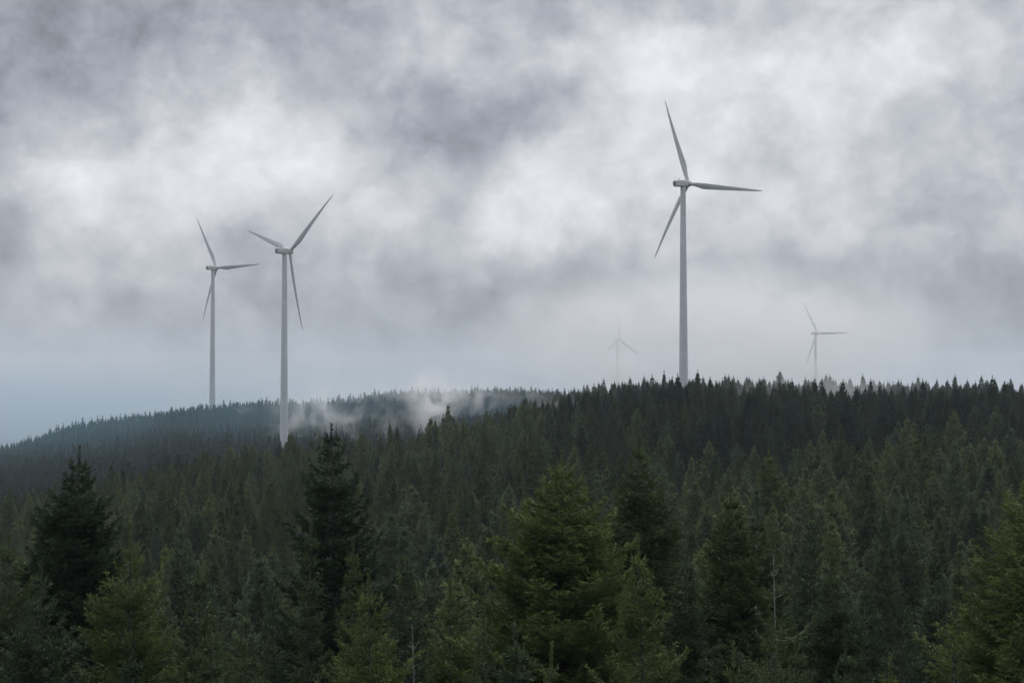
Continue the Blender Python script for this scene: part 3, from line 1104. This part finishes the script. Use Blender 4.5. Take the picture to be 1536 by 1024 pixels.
MW = 'torn wisp of mist against the far wooded hill'
mist(648, 606, 880, 22, 18, 32, mist_mat('mist plume', .19, .075, .42, .62, (1, .6, .6), 1., .1), 'bright plume of mist rising out of the valley')
mist(672, 588, 930, 52, 22, 20, mist_mat('mist plume top', .055, .060, .40, .64, (1, .6, .9), 2., .1), 'head of the mist plume spreading at the hill crest')
mist(735, 594, 960, 62, 22, 22, mist_mat('mist drift', .030, .055, .44, .66, (1, .6, .9), 3., .1), 'mist drifting off the plume over the hill crest')
mist(510, 606, 940, 70, 22, 26, mist_mat('mist wisp', .055, .065, .45, .64, (1, .5, .7), 4., .1), MW + ', the highest of them')
mist(456, 630, 900, 44, 20, 24, mist_mat('mist wisp low', .045, .07, .45, .64, (1, .5, .7), 5., .1), MW + ', close to the white tower foot')
mist(562, 636, 860, 56, 20, 18, mist_mat('mist wisp thin', .03, .07, .46, .66, (1, .5, .9), 6., .1), MW + ', thin and low')
mist(835, 596, 610, 28, 12, 9, mist_mat('mist pocket', .06, .06, .42, .65, (1, 1, 1), 7.), 'small pocket of mist behind the ridge trees')
mist(1240, 584, 570, 56, 16, 9, mist_mat('ridge mist', .035, .06, .38, .65, (1, 1, 1), 8.), 'mist lying between the two ridge lines')
mist(366, 613, 1060, 16, 10, 6, mist_mat('hill wisp', .035, .09, .45, .7, (1, 1, 1), 9.), 'thin wisp of mist on the far hill by the slim turbine')
mist(655, 588, 1080, 120, 22, 14, mist_mat('crest veil', .016, .022, .36, .62, (1, .6, 1), 16., .3), 'veil of cloud brushing the crest of the far hill')
mist(470, 594, 1090, 60, 20, 11, mist_mat('crest shred', .030, .030, .40, .62, (1, .6, 1), 17., .3), 'shred of cloud on the far crest beside the white tower')
m_blue = mist_mat('valley air', .0012, .012, .10, .60, (1, .6, 1), 10., .35)
m_blue.node_tree.nodes['Principled Volume'].inputs['Color'].default_value = (.34, .66, .82, 1)
mist(330, 640, 960, 430, 150, 55, m_blue, 'thin bluish mist filling the valley below the far hill')
mist(1224, 556, 1790, 26, 16, 26, mist_mat('tower cloud', .09, .035, .34, .55, (1, 1, .8), 14., .2), 'cloud hiding the tower of the faint small turbine', 'low_cloud')
mist(930, 556, 1990, 40, 20, 36, mist_mat('tower cloud pale', .06, .03, .32, .55, (1, 1, .8), 15., .3), 'cloud hiding the tower of the palest turbine', 'low_cloud')
mist(1070, 500, 1950, 420, 280, 120, mist_mat('low cloud', .0100, .008, .30, .70, (1, 1, 1.3), 7., .5), 'low cloud swallowing the two faint turbines', 'low_cloud')
m_val = mist_mat('valley cloud', .0070, .007, .30, .70, (1, 1, 1.6), 12., .5)
m_val.node_tree.nodes['Principled Volume'].inputs['Color'].default_value = (.66, .74, .82, 1)
mist(0, 620, 1950, 560, 480, 85, m_val, 'cloud filling the valley past the far hill', 'low_cloud')
mist(990, 120, 773, 34, 34, 24, mist_mat('cloud shred', .016, .03, .30, .62, (1, 1, 1), 9.), 'shred of cloud round the topmost blade tip of the largest turbine', 'low_cloud')

# ------------------------------------------------------------------ sky and light
SUN_EL, SUN_AZ = 58., 25.       # from behind the camera, a little to its left
w = bpy.data.worlds.new('World')
scene.world = w
w.use_nodes = True
t = NT(w.node_tree)
tc = t.n('ShaderNodeTexCoord')
D = tc.outputs['Generated']
sep = t.n('ShaderNodeSeparateXYZ')
t.l(D, sep.inputs[0])
# clouds: domain-warped noise over the dome with the large bright and dark banks where they hang
sq = t.n('ShaderNodeMapping')
sq.inputs['Scale'].default_value = (1, 1, 1.2)
t.l(D, sq.inputs[0])
wn = t.noise(sq.outputs[0], 16., 5, .6)
wv = t.n('ShaderNodeVectorMath', operation='SUBTRACT')
t.l(wn.outputs['Color'], wv.inputs[0])
wv.inputs[1].default_value = (.5, .5, .5)
wsc = t.n('ShaderNodeVectorMath', operation='SCALE')
t.l(wv.outputs[0], wsc.inputs[0])
wsc.inputs['Scale'].default_value = .05
wd = t.n('ShaderNodeVectorMath', operation='ADD')
t.l(D, wd.inputs[0])
t.l(wsc.outputs[0], wd.inputs[1])
sp2 = t.n('ShaderNodeSeparateXYZ')
t.l(wd.outputs[0], sp2.inputs[0])
az = t.m('ARCTAN2', sp2.outputs[0], sp2.outputs[1])
el = t.m('ARCSINE', sp2.outputs[2])
BANKS = [  # px, py, half sizes, strength
    (425, 225, 110, 55, .20), (190, 285, 130, 50, .20), (290, 150, 90, 60, .10), (790, 305, 120, 60, .20), (965, 90, 75, 50, .17), (1210, 130, 200, 80, .10),
    (1300, 50, 200, 60, .07), (1200, 340, 220, 110, .05), (40, 230, 50, 60, .10), (1400, 190, 170, 130, .06), (200, 400, 170, 70, .05), (1010, 230, 100, 90, .08), (650, 90, 170, 45, .06), (560, 330, 80, 60, .05),
    (70, 120, 190, 90, -.13), (640, 215, 100, 65, -.10), (380, 15, 320, 45, -.06), (840, 145, 70, 45, -.07), (1100, 460, 260, 60, -.05), (820, 490, 120, 45, -.06), (15, 345, 60, 60, -.10),
    (1510, 320, 100, 160, -.05), (500, 470, 260, 50, -.05), (1290, 430, 140, 40, -.05),
]
acc = None
for px, py, sx, sy, amp in BANKS:
    ca = math.atan((px - 768) / F)
    ce = math.asin(at(px, py, 1).normalized().z)
    a = t.m('POWER', t.m('MULTIPLY', t.m('SUBTRACT', az, ca), F / sx), 2)
    b = t.m('POWER', t.m('MULTIPLY', t.m('SUBTRACT', el, ce), F / sy), 2)
    g = t.m('MULTIPLY', t.m('EXPONENT', t.m('MULTIPLY', t.m('ADD', a, b), -.6)), amp * (1.85 if amp > 0 else 1.25))
    acc = g if acc is None else t.m('ADD', acc, g)
n1 = t.noise(sq.outputs[0], 13., 7, .58, .25)
n2 = t.noise(sq.outputs[0], 30., 7, .62, .35)
vo = t.n('ShaderNodeTexVoronoi', feature='SMOOTH_F1', voronoi_dimensions='2D')
vo.inputs['Scale'].default_value = 26.
vo.inputs['Detail'].default_value = 2.
vo.inputs['Roughness'].default_value = .55
vo.inputs['Smoothness'].default_value = .8
vxy = t.n('ShaderNodeCombineXYZ')
t.l(az, vxy.inputs[0])
t.l(el, vxy.inputs[1])
t.l(vxy.outputs[0], vo.inputs['Vector'])
lum = t.m('ADD', acc, t.m('MULTIPLY', t.m('SUBTRACT', n1.outputs[0], .5), .30))
lum = t.m('ADD', lum, t.m('MULTIPLY', t.m('SUBTRACT', t.ramp(n1.outputs[0], .40, .62), .5), .05))
lum = t.m('ADD', lum, t.m('MULTIPLY', t.m('SUBTRACT', n2.outputs[0], .5), .34))
lum = t.m('SUBTRACT', lum, t.m('MULTIPLY', t.m('SUBTRACT', vo.outputs['Distance'], .45), .16))     # heaped puffs
lowfade = t.ramp(sep.outputs[2], .0, .09, .9, 1.)              # low on the horizon the layers run together
lum = t.m('MULTIPLY', lum, lowfade)
lum = t.m('ADD', lum, .495)
lum = t.m('MULTIPLY', lum, t.ramp(sep.outputs[2], .0, .11, .84, 1.))
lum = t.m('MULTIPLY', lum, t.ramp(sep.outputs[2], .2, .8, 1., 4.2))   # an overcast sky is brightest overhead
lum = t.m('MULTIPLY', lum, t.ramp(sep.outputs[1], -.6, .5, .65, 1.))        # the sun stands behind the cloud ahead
lum = t.m('MAXIMUM', lum, .05)
colr = t.mixc(t.ramp(lum, .36, .72), (.92, .965, 1.075), (.985, .988, 1.015))
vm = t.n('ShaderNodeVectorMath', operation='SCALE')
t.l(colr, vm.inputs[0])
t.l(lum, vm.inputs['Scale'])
sky = t.n('ShaderNodeTexSky', sky_type='NISHITA', sun_disc=False)
sky.sun_elevation = rad(SUN_EL)
sky.sun_rotation = rad(SUN_AZ)
b1 = t.n('ShaderNodeBackground')
t.l(sky.outputs[0], b1.inputs[0])
b1.inputs[1].default_value = .1
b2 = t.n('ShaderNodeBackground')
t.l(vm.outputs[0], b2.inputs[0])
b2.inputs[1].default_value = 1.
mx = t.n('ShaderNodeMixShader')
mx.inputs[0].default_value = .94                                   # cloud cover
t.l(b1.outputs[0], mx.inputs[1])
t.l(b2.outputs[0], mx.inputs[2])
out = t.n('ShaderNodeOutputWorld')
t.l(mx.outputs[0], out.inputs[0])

sd = bpy.data.lights.new('sun', 'SUN')
sd.energy = .6
sd.angle = rad(25)
sd.color = (1., .97, .92)
so = bpy.data.objects.new('sun', sd)
COL.objects.link(so)
sv = Vector((math.sin(rad(SUN_AZ)) * math.cos(rad(SUN_EL)), math.cos(rad(SUN_AZ)) * math.cos(rad(SUN_EL)), math.sin(rad(SUN_EL))))
so.rotation_euler = sv.to_track_quat('Z', 'Y').to_euler()
so.location = sv * 300

# ------------------------------------------------------------------ render settings
scene.view_settings.view_transform = 'Standard'
scene.view_settings.look = 'None'
scene.view_settings.exposure = 0
scene.view_settings.gamma = 1
scene.cycles.use_denoising = True
scene.cycles.use_adaptive_sampling = False
scene.cycles.volume_bounces = 6
scene.cycles.max_bounces = 10
scene.cycles.diffuse_bounces = 3
scene.cycles.transparent_max_bounces = 8
scene.cycles.volume_step_rate = 1.0
scene.cycles.volume_max_steps = 256
